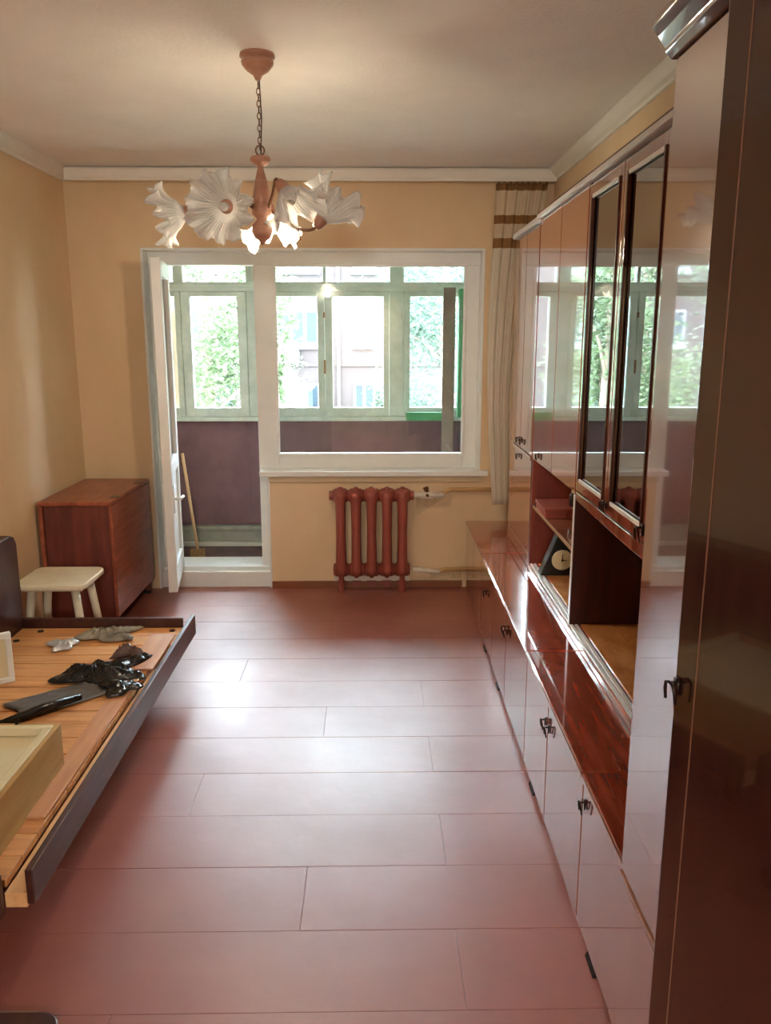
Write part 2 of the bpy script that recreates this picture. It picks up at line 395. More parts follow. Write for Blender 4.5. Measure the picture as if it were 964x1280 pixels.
bx('bottom_strip', mat('pale floor strip', (190, 186, 176), .7), -1.2, 1.7, -.09, -.058, 0, .03, pp, .003)
bx('sill', GFRAME, -1.2, 1.7, -.10, .10, .955, .985, pp, .003)
tag(bx('balcony_wall_left', BEIGE, -1.85, -1.7, 5.3, 6.4, -.05, 2.42, bevel=0), 'side wall at the left end of the balcony', 'wall', kind='structure')
tag(bx('balcony_wall_right', GREEN, .76, .9, 5.3, 6.4, -.05, 2.42, bevel=0), 'green painted side wall at the right end of the balcony', 'wall', kind='structure')
gz = empty('window_2', (-.5, BY, .985)); tag(gz, 'old grey-green wooden glazing of the balcony', 'window', kind='structure')
def gbox(n, m_, x0, x1, y0, y1, z0, z1, b=.003): return bx(n, m_, x0+.5, x1+.5, y0-BY, y1-BY, z0-.985, z1-.985, gz, b)
gbox('head', GFRAME, -1.7, .76, 6.11, 6.19, 2.07, 2.42)
gbox('transom', GFRAME, -1.7, .76, 6.10, 6.19, 1.885, 1.95)
gbox('transom_drip', GFRAME, -1.7, .76, 6.085, 6.10, 1.915, 1.935)
for a, b in ((-1.7, -1.6), (-1.43, -1.36), (-.91, -.705), (-.352, -.33), (.13, .232), (.70, .76)):
    wide = (b-a) > .05 and not (-1.44 < a < -1.3)
    gbox('post' if wide else 'bar', GFRAME, a, b, 6.11, 6.19, .985 if wide else 1.95, 2.07)
for (a, b) in ((-1.6, -1.43), (-1.36, -.91), (-.705, -.352), (-.33, .13), (.232, .70)):
    gbox('pane', GLASSO, a, b, 6.148, 6.152, 1.95, 2.07, 0)
# sashes under the transom: (x0, x1, pane x0, pane x1)
for x0, x1, p0, p1 in ((-1.6, -1.385, -1.56, -1.425), (-1.38, -.912, -1.315, -.975), (-.703, -.347, -.70, -.395), (-.343, .128, -.288, .086), (.234, .70, .278, .655)):
    for (n_, a, b, c, d_) in (('sash_stile', x0, p0, .985, 1.883), ('sash_stile', p1, x1, .985, 1.883), ('sash_rail', p0, p1, .985, 1.05), ('sash_rail', p0, p1, 1.85, 1.883)):
        if b-a > .004: gbox(n_, GFRAME, a, b, 6.095, 6.165, c, d_)
    gbox('pane', GLASSO, p0, p1, 6.128, 6.132, 1.05, 1.85, 0)
gbox('side_post', GREEN, .625, .66, 6.0, 6.085, .985, 1.90)
gbox('latch', METC, -.352, -.338, 6.08, 6.095, 1.3, 1.4)
gbox('latch', METC, -.352, -.338, 6.08, 6.095, 1.7, 1.74)
# things on the balcony
t = bx('brown_board', BOARDB, .50, .585, 5.86, 5.885, .001, 1.90); tag(t, 'tall narrow brown board standing at the right end of the balcony', 'board')
t = empty('green_shelf_board', (.38, 6.02, .985)); bx('board', GREEN, -.13, .18, -.03, .07, 0, .035, t, .003); bx('edge_strip', GREEN, -.13, .18, -.036, -.028, -.02, .04, t, .002)
tag(t, 'short bright green board lying on the balcony sill', 'board')
t = empty('broom', (-1.26, 5.72, 0))
MB().tube([(0, 0, .05), (-.1, .1, .75)], .011, 10).build('stick', STICK, t, smooth=True)
m = MB(); m.box(-.05, .05, -.02, .02, .0, .07); m.build('bristles', mat('broom bristle', (150, 120, 80), .9, var=.2, vscale=40), t, .004)
tag(t, 'wooden broom leaning in the balcony doorway', 'broom')
t = bx('beige_panel', mat('beige outside board', (150, 126, 104), .7, var=.06), -1.62, -1.40, 6.30, 6.32, .001, 1.76); tag(t, 'beige board outside the leftmost balcony pane', 'board')

# ------------------------------------------------------------------ row of wall units: helpers
K = 0.0113; RZ = -math.atan(K)
def row_root(name, u, z=0.0):
    return empty(name, (.545+K*(u-1.5), u, z), RZ)
def handle_mesh():
    m = MB()
    m.box(-.006, 0, -.009, .009, -.012, .030)                         # escutcheon
    m.tube([(-.004, 0, .018), (-.020, 0, .018)], .005, 8)
    pts = [(-.018, -.020, -.028), (-.022, -.019, .0), (-.024, -.014, .018), (-.025, 0, .023), (-.024, .014, .018), (-.022, .019, .0), (-.018, .020, -.028)]
    m.tube(pts, .0042, 8)
    return m
_hm = None
def handle(parent, loc, s=.55):
    global _hm
    if _hm is None:
        o = handle_mesh().build('handle', BRASS, parent, smooth=True); _hm = o.data
    else:
        o = bpy.data.objects.new('handle', _hm); COL.objects.link(o); o.parent = parent
    o.location = loc; o.scale = (s, s, s)
    return o
BD = .465; BT = .455                                                   # base depth and top height
def base_unit(u0, u1, doors, handles, label, feet=()):
    t = row_root('base_cabinet', u0); W_ = u1-u0
    m = MB(); g = .002
    m.box(.022, .04, g, W_-g, .05, BT-.022).box(.04, BD, g, .02, .05, BT-.022).box(.04, BD, W_-.02, W_-g, .05, BT-.022).box(BD-.008, BD, .02, W_-.02, .05, BT-.022).box(.04, BD-.008, .02, W_-.02, .05, .07)
    m.build('carcass', LAQV, t)
    bx('top_panel', LAQH, -.006, BD, .0012, W_-.0012, BT-.021, BT, t, .004)
    bx('edge_strip', LAQE, -.009, -.0065, .0012, W_-.0012, BT-.018, BT-.004, t, .001)
    bx('plinth', LAQV, .012, .03, g, W_-g, 0, .05, t, .001)
    for i, (a, b) in enumerate(zip(doors[:-1], doors[1:])):
        d = bx('door', LAQV, 0, .019, a-u0+.0022, b-u0-.0022, .022, BT-.027, t, .003)
        for hu, hz in handles:
            if a <= hu < b: handle(d, (-.001, hu-u0, hz), .62)
    for fu in feet:
        MB().prism([(-.004, 0), (.03, 0), (.03, .022), (.006, .022)], 'y', fu-u0-.04, fu-u0+.04).build('foot', RUBBER, t, .002)
    tag(t, label, 'cabinet', 'low base cabinets of the wall unit row')
    return t
base_unit(1.532, 1.93, [1.532, 1.93], [(1.90, .375)], 'nearest low lacquered base cabinet, single door against the tall wardrobe', [1.776])
base_unit(1.93, 2.77, [1.93, 2.385, 2.77], [(2.36, .352), (2.415, .352)], 'low lacquered base cabinet with twin handles under the glazed unit', [2.605])
base_unit(2.77, 4.13, [2.77, 3.27, 3.70, 4.13], [(3.245, .345), (3.295, .345), (3.93, .30)], 'long three-door low base cabinet under the clock niche', [3.47, 3.93])
base_unit(4.13, 4.90, [4.13, 4.52, 4.90], [], 'farthest low base cabinet next to the window wall')

# upper units stand on the base, set back
UX = .19; UD = BD-UX; UB, UT = .456, 2.10
def upper_root(name, u):
    t = row_root(name, u, UB); t.location = (t.location[0]+UX*math.cos(RZ), t.location[1]+UX*math.sin(RZ), UB); return t
Z = lambda z: z-UB
# A: narrow tall cupboard at the far end
t = upper_root('tall_cupboard', 3.84); W_ = .68
m = MB().box(.02, UD, 0, .018, 0, Z(UT)).box(.02, UD, W_-.018, W_, 0, Z(UT)).box(UD-.008, UD, .018, W_-.018, 0, Z(UT)).box(.02, UD-.008, .018, W_-.018, Z(.96), Z(1.0)).box(.02, UD-.008, .018, W_-.018, 0, .03).box(.02, UD-.008, .018, W_-.018, Z(2.06), Z(UT-.001))
m.build('carcass', INRED, t, .001)
bx('front_edge', INNER, -.0, .02, 0, .018, 0, Z(1.0), t, .001)
for a, b in ((.02, .345), (.349, W_-.002)):
    d = bx('upper_door', LAQV, 0, .019, a, b, Z(1.005), Z(2.062), t, .003); handle(d, (-.002, a+(.05 if a > .3 else .28), Z(1.04)))
d = bx('lower_door', LAQV, 0, .019, .02, W_-.002, Z(.53), Z(.985), t, .003); handle(d, (-.002, .38, Z(.955)))
bx('drawer_front', LAQV, 0, .019, .02, W_-.002, 0, Z(.524), t, .003)
bx('cornice_strip', TRACK, -.02, .02, 0, W_, Z(2.068), Z(2.092), t, .003)
bx('door_lip', LAQE, -.006, 0, .02, W_-.002, Z(.988), Z(1.004), t, .001)
tag(t, 'narrow tall lacquered cupboard nearest the cream curtain', 'cupboard')
# B: cupboard above an open niche with a shelf
t = upper_root('niche_cupboard', 2.965); W_ = .872
bx('side_panel', INRED, 0.0, UD, W_-.018, W_-.001, 0, Z(UT), t, .001)
bx('divider', INNER, 0.004, UD, 0, .018, 0, Z(UT), t, .001)  # shade on the near face is put into the dark veneer
bx('divider_edge', TRACK, 0.0, .004, 0, .018, 0, Z(.99), t, .001)
bx('back_panel', INRED, UD-.008, UD, .019, W_-.019, .031, Z(UT), t, 0)
bx('bottom_panel', LAQH, -.004, UD, -.0, W_, 0, .026, t, .004)
bx('niche_floor', NFLOOR, .045, UD-.009, .019, W_-.019, .026, .031, t, .001)
for x in (.004, .022):
    bx('sliding_track', TRACK, x, x+.012, .019, W_-.019, .026, .031, t, .001)
bx('shelf', LAQE, .004, UD-.009, .019, W_-.019, Z(.765), Z(.783), t, .002)
bx('ceiling_panel', LAQV, 0.02, UD-.009, .019, W_-.019, Z(1.0), Z(1.018), t, .002)
bx('top_panel', LAQV, 0.02, UD-.009, .019, W_-.019, Z(2.07), Z(UT-.002), t, .002)
for a, b in ((.001, .433), (.437, W_-.001)):
    d = bx('door', LAQV, 0-.001, .018, a, b, Z(1.0), Z(2.075), t, .003)
    if a > .3: handle(d, (-.002, .72, Z(1.03)))
bx('cornice_strip', TRACK, -.022, .018, 0, W_, Z(2.08), Z(2.097), t, .003)
bx('cornice_cap', INNER, -.018, .03, 0, W_, Z(2.097), Z(2.104), t, .001)
tag(t, 'lacquered upper cupboard with an open shelf niche holding the clock', 'cupboard')
UC = 1.535
# C: glazed unit above an open niche
t = upper_root('glazed_cupboard', 1.535); W_ = 1.427
bx('side_panel', LAQV, 0, UD, .0, .018, 0, Z(UT), t, .001)
bx('back_panel', INNER, UD-.008, UD, .019, W_, .031, Z(UT), t, 0)
bx('bottom_panel', LAQH, -.004, UD, 0, W_, 0, .026, t, .004)
bx('niche_floor', NFLOOR, .045, UD-.009, .019, W_-.001, .026, .031, t, .001)
for x in (.004, .022):
    bx('sliding_track', TRACK, x, x+.012, .45, W_-.001, .026, .031, t, .001)
bx('ceiling_panel', INNER, .02, UD-.009, .019, W_-.001, Z(1.0), Z(1.018), t, .002)
bx('top_panel', LAQV, .02, UD-.009, .019, W_-.001, Z(2.07), Z(UT-.002), t, .002)
bx('inner_shelf', LAQE, .05, UD-.012, .02, W_-.002, Z(1.52), Z(1.535), t, .001)
m = MB(); pts = [(.02, Z(1.005)), (W_-.005, Z(1.005))]
for i in range(13):
    s = 1-i/12; pts.append((.02+(W_-.025)*s, Z(.975)-.012*math.sin(PI*s)))
m.prism(pts, 'x', .002, .018).build('valance', LAQV, t, .002)
def glazed_door(a, b):
    m = MB(); f = .035
    z0, z1 = Z(1.012), Z(2.072)
    m.box(0, .02, a, a+f, z0, z1).box(0, .02, b-f, b, z0, z1).box(0, .02, a+f, b-f, z0, z0+f).box(0, .02, a+f, b-f, z1-f, z1)
    d = m.build('door', LAQV, t, .002)
    a2, b2, c2, d2 = a+f, b-f, z0+f, z1-f; e = .013
    bx('glazing_bead', MOULD, -.005, .004, a2, a2+e, c2, d2, d, .002); bx('glazing_bead', MOULD, -.005, .004, b2-e, b2, c2, d2, d, .002)
    bx('glazing_bead', TRACK, -.004, .004, a2+e, b2-e, c2, c2+e, d, .002); bx('glazing_bead', TRACK, -.004, .004, a2+e, b2-e, d2-e, d2, d, .002)  # lower bead pale to hold a white highlight; upper bead matches
    bx('pane', CABGL, .008, .012, a2, b2, c2, d2, d, 0)
    return d
d1 = glazed_door(2.55-UC, 2.96-UC); d2 = glazed_door(2.145-UC, 2.546-UC)
handle(d2, (-.002, 2.535-UC, Z(1.035))); handle(d1, (-.002, 2.565-UC, Z(1.035)))
h = handle(d2, (-.002, 2.165-UC, Z(1.04)), .8)
bx('door', LAQV, 0, .019, .003, 2.141-UC, Z(1.005), Z(2.075), t, .003)
bx('cornice_strip', TRACK, -.022, .018, 0, W_, Z(2.08), Z(2.097), t, .003)
bx('cornice_cap', INNER, -.018, .03, 0, W_, Z(2.097), Z(2.104), t, .001)
tag(t, 'lacquered upper cupboard with two tall glazed doors over a dark niche', 'cupboard')

# wardrobe at the near end, on its own base, one door ajar
U0, U1 = .60, 1.53
t = row_root('wardrobe', U0); W_ = U1-U0; WT = 2.035
m = MB().box(.0, BD, W_-.018, W_, 0, WT).box(0, BD, 0, .018, 0, WT).box(BD-.008, BD, .018, W_-.018, 0, WT).box(.02, BD-.008, .018, W_-.018, WT-.02, WT-.001).box(.02, BD-.008, .018, W_-.018, .44, .46).box(.02, BD-.008, .018, W_-.018, .03, .05)
m.build('carcass', LAQV, t, .001)
bx('front_rail', LAQE, -.022, .0, .0, W_, .446, .458, t, .002)
bx('tall_door', lacq('lacquer wardrobe door', (156, 96, 66), (130, 74, 50), (6, 6, .4), cior=2.5), -.019, -.001, W_/2+.002, W_, .462, WT-.002, t, .003)
for a, b in ((.002, W_/2-.002), (W_/2+.002, W_-.002)):
    bx('lower_door', LAQV, -.019, -.001, a, b, .022, .442, t, .003)
bx('plinth', LAQV, .0, .02, 0, W_, 0, .03, t, .001)
cpf = [(.0, WT), (-.024, WT), (-.036, WT+.012), (-.036, WT+.018), (-.05, WT+.036), (-.062, WT+.05), (-.062, WT+.06), (.0, WT+.06)]
MB().prism(cpf, 'y', -.02, W_+.012).build('cornice', lacq('cornice lacquer', (110, 66, 50), (84, 46, 36), (6, .6, 6)), t, .002)
bx('top_board', LAQV, 0, BD, 0, W_, WT, WT+.02, t, .002)
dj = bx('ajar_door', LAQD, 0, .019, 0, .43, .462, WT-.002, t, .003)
dj.location = (-.019, .012, 0); dj.rotation_euler = (0, 0, math.radians(15.0))
dj['label'] = 'wardrobe door with shade put into its colour, standing ajar with a key handle'
bx('edge_inlay', mat('inlay line', (120, 84, 64), .3), -.0008, .0, .3845, .3862, .463, WT-.003, dj, 0)
hh = handle(dj, (-.001, .421, 1.10), .55)
tag(t, 'tall lacquered wardrobe in the right foreground, one door ajar', 'wardrobe')

# ------------------------------------------------------------------ things in the niche
t = empty('triangular_clock', (.878, 3.64, .488), RZ)
MB().prism([(-.105, 0), (.105, 0), (.012, .235), (-.012, .235)], 'y', -.035, .035).build('case', CLOCKB, t, .004)
MB().lathe([(.0, 0), (.046, 0), (.048, .004), (.046, .008), (.0, .008)], 24).xf(Matrix.Translation((-.008, -.035, .075)) @ Matrix.Rotation(PI/2, 4, 'X')).build('dial', DIAL, t, smooth=False)
m = MB().box(-.0095, -.0065, -.046, -.044, .075, .103).box(-.008, .012, -.046, -.044, .0735, .0765); m.build('hands', CLOCKB, t)
MB().lathe([(.004, 0), (.006, .002), (.004, .005)], 10).xf(Matrix.Translation((-.008, -.043, .075)) @ Matrix.Rotation(PI/2, 4, 'X')).build('hub', BRASS, t)
tag(t, 'black triangular table clock with a round cream dial', 'clock')
t = empty('flat_box', (.86, 3.58, .784), RZ)
bx('body', REDBOX, -.10, .10, -.10, .13, 0, .034, t, .003); bx('lid', REDBOX, -.104, .104, -.104, .134, .028, .044, t, .003)
tag(t, 'flat red-brown box lying on the niche shelf', 'box')
t = empty('small_jar', (.90, 3.53, .829))
MB().lathe([(.024, 0), (.028, .01), (.028, .05), (.018, .062)], 18).build('body', BRASS, t, smooth=True); MB().lathe([(.02, .062), (.02, .076), (.014, .08)], 18).build('lid', DIAL, t)
tag(t, 'small dark jar with a pale lid on the flat box', 'jar')
t = MB().prism(rrect(-.022, .022, -.012, .012, .006), 'z', 0, .10).build('white_carton', TRACK, None, .002); t.location = (.84, 3.03, .784)
bx('label_strip', REDBOX, -.0225, .0225, -.0125, -.0118, .03, .06, t, 0); bx('cap', REDBOX, -.014, .014, -.008, .008, .1, .108, t, .001)
tag(t, 'small white carton standing at the near end of the niche shelf', 'carton')

# ------------------------------------------------------------------ curtain
def cfn(u, v):
    # u across, v from top to bottom
    z = 2.412-(2.412-.56)*v
    xl = .705+.03*math.sin(PI*v*1.0)*-.9+.03*v; xr = 1.0-.13*min(1, v*1.6)**.8
    if v > .16: xl = xl-.012*math.sin(PI*(v-.16)/.84)
    x = xl+(xr-xl)*u
    a = .010*(1-.3*v)
    return (x, 4.885+a*math.sin(u*2*PI*4.5+.5*v)+.004*math.sin(u*61+v*2), z)
t = MB().grid(cfn, 90, 40).build('curtain', CURT, smooth=True, solid=.0015)
for i in range(9):
    x = .72+.27*i/8; MB().tube([(x, 4.885, 2.405), (x, 4.887, 2.428)], .004, 6).build('hook', METC, t)
tag(t, 'gathered cream curtain with gold-brown bands right of the window', 'curtain')

# ------------------------------------------------------------------ radiator and pipes
t = empty('radiator', (-.006, D-.085, 0))
def section():
    m = MB()
    for y, d in ((-.045, .026), (.03, .024)):
        prof = [(.030, .12), (.036, .15), (.031, .19), (.028, .38), (.031, .57), (.036, .61), (.030, .64)]
        n0 = len(m.v); seg = 12
        for w_, z in prof:
            for j in range(seg):
                a = 2*PI*j/seg; m.v.append((w_*math.cos(a), y+d*math.sin(a), z))
        for i in range(len(prof)-1):
            for j in range(seg):
                m.f.append((n0+i*seg+j, n0+i*seg+(j+1) % seg, n0+(i+1)*seg+(j+1) % seg, n0+(i+1)*seg+j))
        m.f.append(tuple(n0+j for j in range(seg))[::-1]); m.f.append(tuple(n0+(len(prof)-1)*seg+j for j in range(seg)))
    for z in (.145, .615):
        m.tube([(-.0475, -.005, z), (-.03, -.005, z), (.03, -.005, z), (.0475, -.005, z)], [.033, .044, .044, .033], 14)
    m.tube([(0, -.008, .63), (0, -.008, .668)], [.034, .012], 10)
    m.tube([(0, -.008, .135), (0, -.008, .092)], [.034, .012], 10)
    return m
s0 = section().build('section', RADP, t, smooth=True); s0.location = (-.19, 0, 0)
for i in range(1, 5):
    c = copy_obj(s0, t); c.location = (-.19+.095*i, 0, 0)
for x in (-.19, .19):
    MB().tube([(x, -.01, .12), (x, -.01, 0)], [.016, .022], 10).build('foot', RADP, t)
for x in (-.247, .247):
    MB().tube([(x-.012, -.005, .615), (x+.012, -.005, .615)], .03, 6).build('plug', RADP, t)
bx('wall_bracket', PIPEW, -.24, .24, .055, .07, .05, .085, t, .002)
for i in range(5):
    MB().prism([(-.03, .0), (.03, .0), (.012, -.045), (-.012, -.045)], 'y', .05, .056).xf(Matrix.Translation((-.19+.095*i, 0, .055))).build('reflection_tooth', RADP, t)  # red teeth imitate a reflection below the radiator
tag(t, 'red-brown cast iron radiator with five sections under the window', 'radiator')
t = empty('heating_pipe', (.25, D-.09, .615))
MB().tube([(.0, 0, .0), (.19, 0, .0)], .017, 12).build('stub', PIPEW, t, smooth=True)
MB().tube([(.05, 0, .0), (.12, 0, 0)], .024, 8).build('valve', PIPEW, t); MB().tube([(.085, 0, 0), (.085, -.035, .005)], .01, 8).build('valve_stem', METC, t, smooth=True)
MB().tube([(.085, 0, .02), (.075, 0, .05)], [.012, .018], 8).build('valve_cap', METC, t)
MB().tube([(.18, 0, .0), (.20, .02, .018), (.24, .05, .025), (.64, .055, .025)], .014, 12).build('pipe_run', PIPET, t, smooth=True)
tag(t, 'upper heating pipe with a valve running right from the radiator', 'pipe')
t = empty('return_pipe', (.25, D-.09, .145))
MB().tube([(.0, 0, 0), (.17, 0, -.02)], .016, 12).build('stub', PIPEW, t, smooth=True)
MB().tube([(.16, 0, -.02), (.20, .04, -.015), (.5, .055, -.012)], .015, 12).build('pipe_run', PIPET, t, smooth=True)
MB().tube([(.03, 0, -.003), (.06, 0, -.007)], .022, 8).build('union_nut', PIPEW, t)
tag(t, 'lower return pipe along the wall by the floor', 'pipe')
for pts, lab in (([(.27, .60), (.40, .585), (.46, .59), (.28, .47)], 'torn triangular wallpaper patch right of the radiator top'), ([(.36, .115), (.47, .12), (.5, .08), (.37, .06)], 'bare plaster patch beneath the return pipe'), ([(.50, .12), (.565, .12), (.566, .05), (.50, .06)], 'small pale plaster patch against the base cabinet')):
    t = MB().prism(pts, 'y', D-.003, D+.001).build('plaster_patch', PLAST); tag(t, lab, 'patch', kind='structure')

# ------------------------------------------------------------------ folded gate-leg table
t = empty('folding_table', (-1.56, 4.56, 0))
bx('top', TABLE, -.19, .195, -.365, .365, .700, .722, t, .005)
bx('end_panel', TABLEF, -.165, .178, -.35, -.328, .02, .700, t, .003); bx('end_panel', TABLEF, -.165, .178, .328, .35, .02, .700, t, .003)
bx('drop_leaf', TABLE, .178, .197, -.365, .365, .09, .698, t, .005); bx('drop_leaf', TABLE, -.19, -.168, -.365, .365, .09, .698, t, .005)
bx('lower_rail', TABLEF, -.02, .0, -.328, .328, .04, .14, t, .002)
for y in (-.22, .22):
    bx('hinge', BRASS, .15, .196, y-.03, y+.03, .7215, .7235, t, 0)
for x in (-.15, .155):
    for y in (-.339, .339): bx('foot', RUBBER, x-.02, x+.02, y-.012, y+.012, 0, .02, t, .001)
tag(t, 'reddish brown folded drop-leaf table in the corner by the balcony door', 'table')

# ------------------------------------------------------------------ stool
t = empty('stool', (-1.515, 3.83, 0))
MB().prism(rrect(-.17, .17, -.165, .165, .05), 'z', .405, .432).build('seat', STOOL, t, .008, seg=3)
for sx in (-1, 1):
    for sy in (-1, 1):
        MB().tube([(sx*.10, sy*.095, .406), (sx*.148, sy*.128, 0)], [.020, .017], 12).build('leg', STOOL, t, smooth=True)
for sy in (-1, 1): bx('batten', STOOL, -.14, .14, sy*.095-.02, sy*.095+.02, .388, .405, t, .002)
tag(t, 'cream painted wooden stool behind the bed frame', 'stool')

# ------------------------------------------------------------------ bed frame
BXR, BXL, BYN, BYF, BZ = -.835, -1.625, 1.78, 3.63, .29
t = empty('bed_frame', (-1.25, 2.7, 0))
def bb(n, m_, x0, x1, y0, y1, z0, z1, b=.003): return bx(n, m_, x0+1.25, x1+1.25, y0-2.7, y1-2.7, z0, z1, t, b)
bb('side_rail', DARKW, BXR-.02, BXR, BYN, BYF+.03, .195, BZ)
bb('end_rail', DARKW, BXL, BXR-.05, BYF-.02, BYF, .195, BZ)
bb('end_rail', DARKW, BXL, BXR-.075, BYN-.02, BYN+.0, .17, BZ-.01)
MB().prism([(BYN-2.7-.1, .02), (BYF-2.7+.02, .02), (BYF-2.7+.02, .64), (BYF-2.7-.0, .675), (BYF-2.7-.04, .69), (BYN-2.7-.1, .69)], 'x', -1.762+1.25, -1.63+1.25).build('back_panel', DARKW, t, .006)
bb('support_batten', PINEY, BXR-.075, BXR-.021, BYN+.002, BYF-.02, .185, .225, .002)
bb('support_batten', PINEY, BXL+.003, BXL+.05, BYN+.002, BYF-.022, .185, .225, .002)
slat_edges = [3.605, 3.50, 3.385, 3.27, 3.185, 3.055, 2.95, 2.84, 2.745, 2.64, 2.54, 2.43, 2.33, 2.22, 2.11, 2.0, 1.9, 1.80]
for i, (b, a) in enumerate(zip(slat_edges[:-1], slat_edges[1:])):
    gap = .010 if i in (2, 5, 12) else .0025
    s_ = bb('slat', PINE, BXL+.004, BXR-.078+(.045 if i < 2 else 0), a+gap, b-.002, .226, .246+random.uniform(-.002, .002), .002)
for x, y in ((-1.52, 3.56), (-1.58, 3.44), (-.92, 3.56), (-.93, 3.46), (-1.55, 2.9)):
    MB().tube([(x+1.25, y-2.7, .235), (x+1.25, y-2.7, .2505)], .014, 10).build('bolt_socket', RUBBER, t)
for x, y in ((-1.05, 1.95), (-1.55, 1.95), (-1.05, 3.45), (-1.55, 3.45)):
    bb('leg', DARKW, x-.025, x+.025, y-.025, y+.025, 0, .185)
bb('long_strip', PLY, -.985, -.915, 2.06, 3.02, .2475, .257, .002)
bb('long_strip', PLY, -1.0, -.89, 3.10, 3.50, .2475, .256, .002)
tag(t, 'dark wooden single bed frame with bare pine slats along the left wall', 'bed frame')

# box drawer lying on the slats
t = empty('drawer_box', (-1.22, 2.0, .2485))
bx('side', TAN, .238, .253, -.33, .35, 0, .148, t, .003); bx('side', TAN, -.30, -.285, -.33, .35, 0, .148, t, .003)
bx('end', TAN, -.285, .238, .335, .35, 0, .148, t, .003); bx('end', TAN, -.285, .238, -.33, -.315, 0, .148, t, .003)
bx('panel', CREAM, -.285, .238, -.315, .335, .118, .124, t, .001)
for a in ((-.285, .238, .31, .335), (-.285, .238, -.315, -.29)): bx('rim_strip', CREAM, a[0], a[1], a[2], a[3], .124, .150, t, .003)
bx('rim_strip', CREAM, .213, .238, -.29, .31, .124, .150, t, .003)
MB().tube([(0.12, .342, .148), (.12, .342, .156), (.13, .342, .162)], .006, 8).build('screw_hook', BRASS, t)
tag(t, 'shallow tan drawer box with cream hardboard face lying on the slats', 'drawer box')
# white frame
t = empty('picture_frame', (-1.535, 2.92, .2485), math.radians(35))
for a in ((-.16, .16, -.012, .012, 0, .022), (-.16, .16, -.012, .012, .18, .202), (.138, .16, -.012, .012, .022, .18), (-.16, -.138, -.012, .012, .022, .18)): bx('frame_bar', WHITE, *a, t, .003)
bx('inlay', CREAM, -.138, .138, -.003, .003, .022, .18, t, 0)
tag(t, 'small white frame standing on the slats at the left edge', 'frame')
# black plastic and rags
def crumple(name, mat_, cx, cy, z0, sx, sy, rot, amp, label, cat, n=16, seed=1, base=.004, outline=.25):
    r = random.Random(seed); ph = [(r.uniform(4, 16), r.uniform(4, 16), r.uniform(0, 6)) for _ in range(7)]
    def f(u, v):
        a, b = (u-.5)*2, (v-.5)*2
        e = 1+outline*math.sin(3*math.atan2(b, a)+seed)+outline*.6*math.sin(5*math.atan2(b, a)+2*seed)
        h = sum(math.sin(p*a+q*b+s) for p, q, s in ph)/7
        edge = max(0, 1-max(abs(a), abs(b)))**.5
        z = base+amp*(abs(h)*1.3+.25)*edge
        x, y = a*sx/2*e, b*sy/2*e
        return (x, y, z)
    o = MB().grid(f, n, n).build(name, mat_, None, smooth=True, solid=.002)
    o.location = (cx, cy, z0); o.rotation_euler = (0, 0, rot)
    tag(o, label, cat); return o
crumple('plastic_sheet', GREYF, -1.16, 2.84, .250, .17, .34, -.85, .012, 'flat grey-black strip of plastic film on the slats', 'plastic film', seed=3, outline=.05)
o = MB().tube([(-1.28, 2.60, .266), (-1.18, 2.72, .268), (-1.08, 2.82, .267)], [.014, .017, .012], 12).build('film_roll', BLACKF, smooth=True)
MB().tube([(-1.287, 2.59, .266), (-1.28, 2.60, .266)], .006, 10).build('core', GREYF, o)
tag(o, 'rolled tube of dark plastic film across the slats', 'film roll')
crumple('crumpled_film', BLACKF, -1.08, 3.06, .250, .30, .20, .3, .07, 'large crumpled heap of black plastic film on the slats', 'plastic film', n=24, seed=5)
crumple('film_scrap', BLACKF, -.955, 2.90, .259, .12, .11, .5, .035, 'small shiny black film scrap near the side rail', 'plastic film', seed=8)
crumple('brown_scrap', mat('brown leather scrap', (96, 72, 66), .5, bump=.4), -1.03, 3.25, .258, .12, .08, .2, .05, 'small brown crumpled scrap behind the black film heap', 'scrap', seed=9)
crumple('rag', RAG, -1.19, 3.49, .250, .22, .14, .1, .06, 'crumpled grey rag at the far end of the slats', 'rag', n=22, seed=11)
crumple('foil_scrap', FOIL, -1.345, 3.37, .250, .10, .11, .4, .035, 'crumpled silvery foil scrap beside the grey rag', 'foil', seed=13)
# board in the bottom left corner
o = MB().prism(rrect(-1.5, -.725, 1.05, 1.635, .05), 'z', .001, .022).build('loose_board', DARKW, None, .004)
bx('edge_strip', mat('board edge', (140, 120, 96), .5), -1.44, -.79, 1.633, 1.6375, .004, .021, o, .001)
tag(o, 'dark rounded board lying on the floor at the lower left', 'board')

# ------------------------------------------------------------------ chandelier
CX, CY = -.385, 3.03
t = empty('chandelier', (CX, CY, ZC))
MB().lathe([(0.0, 0), (.058, 0), (.06, -.010), (.046, -.016), (.046, -.020), (.055, -.024), (.053, -.034), (.038, -.052), (.016, -.066), (.008, -.082), (0, -.082)], 28).build('canopy', WOODC, t, smooth=True)
m = MB(); z = -.085; i = 0
while z > -.295:
    pts = []
    for k in range(10):
        a = 2*PI*k/10; dx, dz = .006*math.cos(a), .012*math.sin(a)
        pts.append((dx, 0, z-.012+dz) if i % 2 else (0, dx, z-.012+dz))
    m.tube(pts, .0018, 5, closed=True); z -= .0195; i += 1
m.build('chain', METC, t, smooth=True)
pts = [(.015*math.cos(2*PI*k/16), 0, -.305+.016*math.sin(2*PI*k/16)) for k in range(16)]
MB().tube(pts, .003, 6, closed=True).build('ring', METC, t, smooth=True)
MB().tube([(.004, .004, -.08), (.008, .006, -.2), (.002, .003, -.32)], .0022, 6).build('cable', RUBBER, t, smooth=True)
